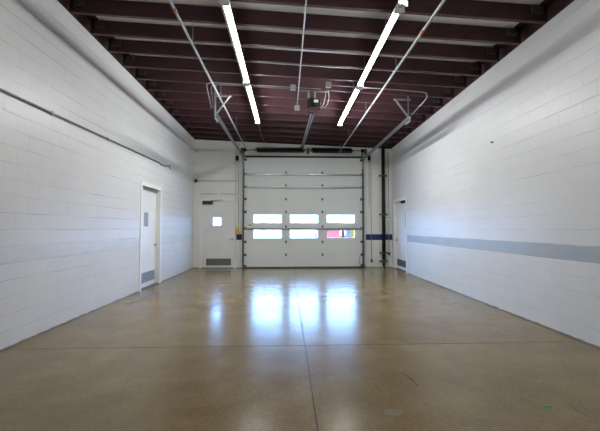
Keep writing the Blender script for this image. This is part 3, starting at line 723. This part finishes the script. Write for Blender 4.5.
def horn(x, z, label):
    t = thing('wall_fitting', (x, DB, z), label, 'wall fitting', 'black fittings high on the end wall')
    m2 = MB(); m2.box(x-0.05, x+0.05, DB-0.06, DB-0.002, z-0.09, z+0.09); m2.build('housing', M['black'], t, bevel=0.012)
    m2 = MB(); m2.cyl((x, DB-0.06, z-0.02), (x, DB-0.11, z-0.03), 0.04, 14); m2.build('nozzle', M['black'], t, loc=(x, DB-0.08, z))
horn(-1.785, 3.93, 'small black fitting high on the end wall above the yellow box')
horn(2.99, 3.98, 'small black fitting high on the end wall near the black standpipe')

# black standpipe
px, py = 3.49, DB-0.085
t = thing('standpipe', (px, py, 0), 'black iron standpipe on the end wall from floor to roof', 'pipe')
m_ = MB(); m_.tube([(px, py, 0.30), (px, py, zj(px, py)+JD-0.01)], 0.062, 16); m_.build('riser', M['black_iron'], t)
m_ = MB(); m_.tube([(px, py, 0.0), (px, py, 0.31)], 0.036, 14); m_.build('lower_pipe', M['black_iron'], t)
m_ = MB(); m_.cyl((px, py, 0.30), (px, py, 0.40), 0.074, 16); m_.build('coupling', M['black_iron'], t, loc=(px, py, 0.35))
for z in (3.32, 1.92, 0.53, 0.24):
    m_ = MB(); m_.cyl((px, py, z-0.022), (px, py, z+0.022), 0.072, 16); m_.box(px-0.13, px+0.13, py-0.012, py+0.012, z-0.016, z+0.016)
    m_.box(px-0.14, px-0.10, py-0.03, DB-0.002, z-0.03, z+0.03); m_.box(px+0.10, px+0.14, py-0.03, DB-0.002, z-0.03, z+0.03)
    m_.build('pipe_clamp', M['steel_dark'], t, loc=(px, py, z))
m_ = MB(); m_.tube(fillet([(px-0.05, py, 4.12), (px-0.10, py-0.02, 4.14), (px-0.15, py-0.02, 4.28), (px-0.10, py, 4.38)], 0.06), 0.008, 6); m_.build('cable_loop', M['grey_conduit'], t, loc=(px, py, 4.2))

# rope hanging at the foot of the door
m_ = MB(); m_.tube(fillet([(2.62, 12.315, 0.43), (2.58, 12.30, 0.30), (2.60, 12.29, 0.14), (2.67, 12.29, 0.11), (2.72, 12.30, 0.25), (2.70, 12.31, 0.42)], 0.06), 0.008, 6)
tag(m_.build('pull_rope', M['rope'], loc=(2.66, 12.3, 0.12)), 'dark pull rope looped at the bottom corner of the garage door', 'rope')

# conduit along the left wall with its small box
t = thing('wall_conduit', (XL+0.02, 9.5, 3.1), 'long grey conduit along the white block wall ending in a small box', 'conduit')
m_ = MB(); xw = XL+0.018
pts = [(xw, Y_REAR+0.01, 2.95), (xw, 4.04, 3.01), (xw, 6.9, 3.065), (xw, 8.95, 3.105), (xw, 9.20, 3.075), (xw, 9.45, 3.10), (xw, 9.62, 3.145), (xw, 9.78, 3.135)]
m_.tube(pts, 0.017, 10); m_.build('conduit_run', M['grey_conduit'], t)
m_ = MB(); m_.box(XL+0.002, XL+0.055, 9.78, 9.90, 3.08, 3.20); m_.build('junction_box', M['white_plate'], t, loc=(XL, 9.84, 3.13), bevel=0.005)
for y in (4.9, 6.4, 8.0):
    m_ = MB(); zz = 3.01+(y-4.04)*0.0195; m_.box(XL+0.001, XL+0.0385, y-0.012, y+0.012, zz-0.022, zz+0.022); m_.build('strap', M['galv_dull'], t, loc=(XL, y, zz))

# hook in the striped wall
m_ = MB(); hx = xr(6.06)
m_.cyl((hx-0.001, 6.06, 2.97), (hx-0.03, 6.06, 2.97), 0.014, 10); m_.tube([(hx-0.03, 6.06, 2.97), (hx-0.045, 6.06, 2.985)], 0.010, 8)
tag(m_.build('wall_hook', M['closer'], loc=(hx, 6.06, 2.97)), 'tiny dark hook high on the striped wall', 'hook')

# scrap of green tape on the floor
m_ = MB(); c, s_ = math.cos(0.12), math.sin(0.12)
ptsx = [(-0.035, -0.012), (0.032, -0.016), (0.036, 0.010), (-0.030, 0.013)]
a = [m_.bm.verts.new((2.08+x*c-y*s_, 2.74+x*s_+y*c, 0.0012)) for x, y in ptsx]; b = [m_.bm.verts.new((2.08+x*c-y*s_, 2.74+x*s_+y*c, 0.0035+0.002*(i % 2))) for i, (x, y) in enumerate(ptsx)]
m_.bm.faces.new(a[::-1]); m_.bm.faces.new(b)
for i in range(4): m_.bm.faces.new((a[i], a[(i+1) % 4], b[(i+1) % 4], b[i]))
tag(m_.build('tape_scrap', M['green'], loc=(2.08, 2.74, 0.001)), 'small scrap of green tape lying on the concrete floor', 'scrap')

# ------------------------------------------------------------------ outside the garage door
m_ = MB(); m_.box(-40, 45, DB+TH+0.001, 75, -0.20, -0.03)
st(m_.build('outside_ground', M['lot']), 'pale sunlit concrete lot outside the windows', 'ground')

def van(name, x, y, mat, rz, label):
    """delivery van standing end-on; its tail faces -x before turning"""
    t = thing(name, (x, y, -0.03), label, 'van', 'vans parked outside', rotz=rz)
    W = WORLD[t.name]
    body = [(-2.30, 0.32), (-2.34, 0.60), (-2.28, 1.72), (-2.15, 1.84), (0.95, 1.86), (1.25, 1.78), (1.85, 1.12), (2.45, 0.95), (2.55, 0.60), (2.50, 0.30)]
    q = MB(); q.sweep(body, (0, -0.84, 0), (0, 0.84, 0)); q.build('body', mat, t, xf=W, bevel=0.06)
    q = MB(); q.hexa([(-2.36, -0.62, 1.32), (-2.345, -0.56, 1.66), (-2.36, 0.62, 1.32), (-2.345, 0.56, 1.66), (-2.29, -0.62, 1.32), (-2.27, -0.56, 1.66), (-2.29, 0.62, 1.32), (-2.27, 0.56, 1.66)]); q.build('rear_window', M['car_glass'], t, xf=W)
    win = [(0.10, 1.15), (0.10, 1.66), (1.18, 1.66), (1.66, 1.15)]
    for w0 in (-0.847, 0.841):
        q = MB(); q.sweep(win, (0, w0, 0), (0, w0+0.006, 0)); q.build('side_window', M['car_glass'], t, xf=W)
    q = MB(); q.box(-2.42, -2.25, -0.80, 0.80, 0.36, 0.54); q.build('bumper', M['steel_dark'], t, xf=W, bevel=0.02)
    for wy in (-0.76, 0.66):
        q = MB(); q.box(-2.365, -2.30, wy, wy+0.10, 0.95, 1.25); q.build('tail_lamp', M['white_label'], t, xf=W)
    for wx in (-1.45, 1.65):
        for wy in (-0.88, 0.70):
            q = MB(); q.cyl((wx, wy, 0.33), (wx, wy+0.18, 0.33), 0.33, 20); q.build('wheel', M['rubber'], t, xf=W)
van('parked_van', 3.22, 27.5, M['car_red'], PI/2, 'red van outside, seen end-on through the lower window by the yellow post')
van('parked_van', 5.05, 28.0, M['car_blue'], PI/2, 'pale blue van outside, between the red van and the yellow post')
t = thing('bollard', (2.68, 14.1, -0.03), 'yellow bollard just outside the lower window by the red van', 'bollard')
m_ = MB(); m_.tube([(2.68, 14.1, -0.03), (2.68, 14.1, 1.30), (2.68, 14.1, 1.36), (2.68, 14.1, 1.385)], [0.062, 0.062, 0.045, 0.012], 16); m_.build('post', M['post_yellow'], t)
t = thing('far_building', (2, 52, -0.03), 'pale long building across the lot seen through the upper windows', 'building')
m_ = MB(); m_.box(-25, 30, 52, 60, -0.03, 4.2); m_.build('facade', M['far_wall'], t)
m_ = MB(); m_.box(-25.2, 30.2, 51.6, 60.2, 2.75, 3.05); m_.build('canopy_band', M['far_band'], t, loc=(2, 52, 2.9))
for x in (-9, -4, 6.1, 7.3, 12):
    m_ = MB(); m_.box(x, x+0.9, 51.9, 52.0, 1.2, 2.4); m_.build('window', M['far_glass'], t, loc=(x, 52, 1.2))

# ------------------------------------------------------------------ daylight
w = bpy.data.worlds.new('sky'); scn.world = w; w.use_nodes = True
bg = w.node_tree.nodes['Background']; bg.inputs['Color'].default_value = (0.27, 0.53, 1.0, 1); bg.inputs['Strength'].default_value = 40.0

# ------------------------------------------------------------------ camera
F = 345.76
cam = bpy.data.cameras.new('camera'); co = bpy.data.objects.new('camera', cam); COL.objects.link(co)
cam.sensor_width = 36; cam.sensor_fit = 'HORIZONTAL'; cam.lens = F/600*36; cam.clip_start = 0.05; cam.clip_end = 300
co.location = (0, 0, CAM_Z); co.rotation_euler = (PI/2+0.0366, 0, -0.0381)
scn.camera = co
vs = scn.view_settings
vs.view_transform = 'Standard'; vs.look = 'None'; vs.exposure = 0.17; vs.gamma = 1.0; vs.use_curve_mapping = False
scn.cycles.use_denoising = True; scn.cycles.use_light_tree = False
scn.cycles.max_bounces = 10; scn.cycles.diffuse_bounces = 6; scn.cycles.transparent_max_bounces = 12
scn.cycles.sample_clamp_indirect = 6.0
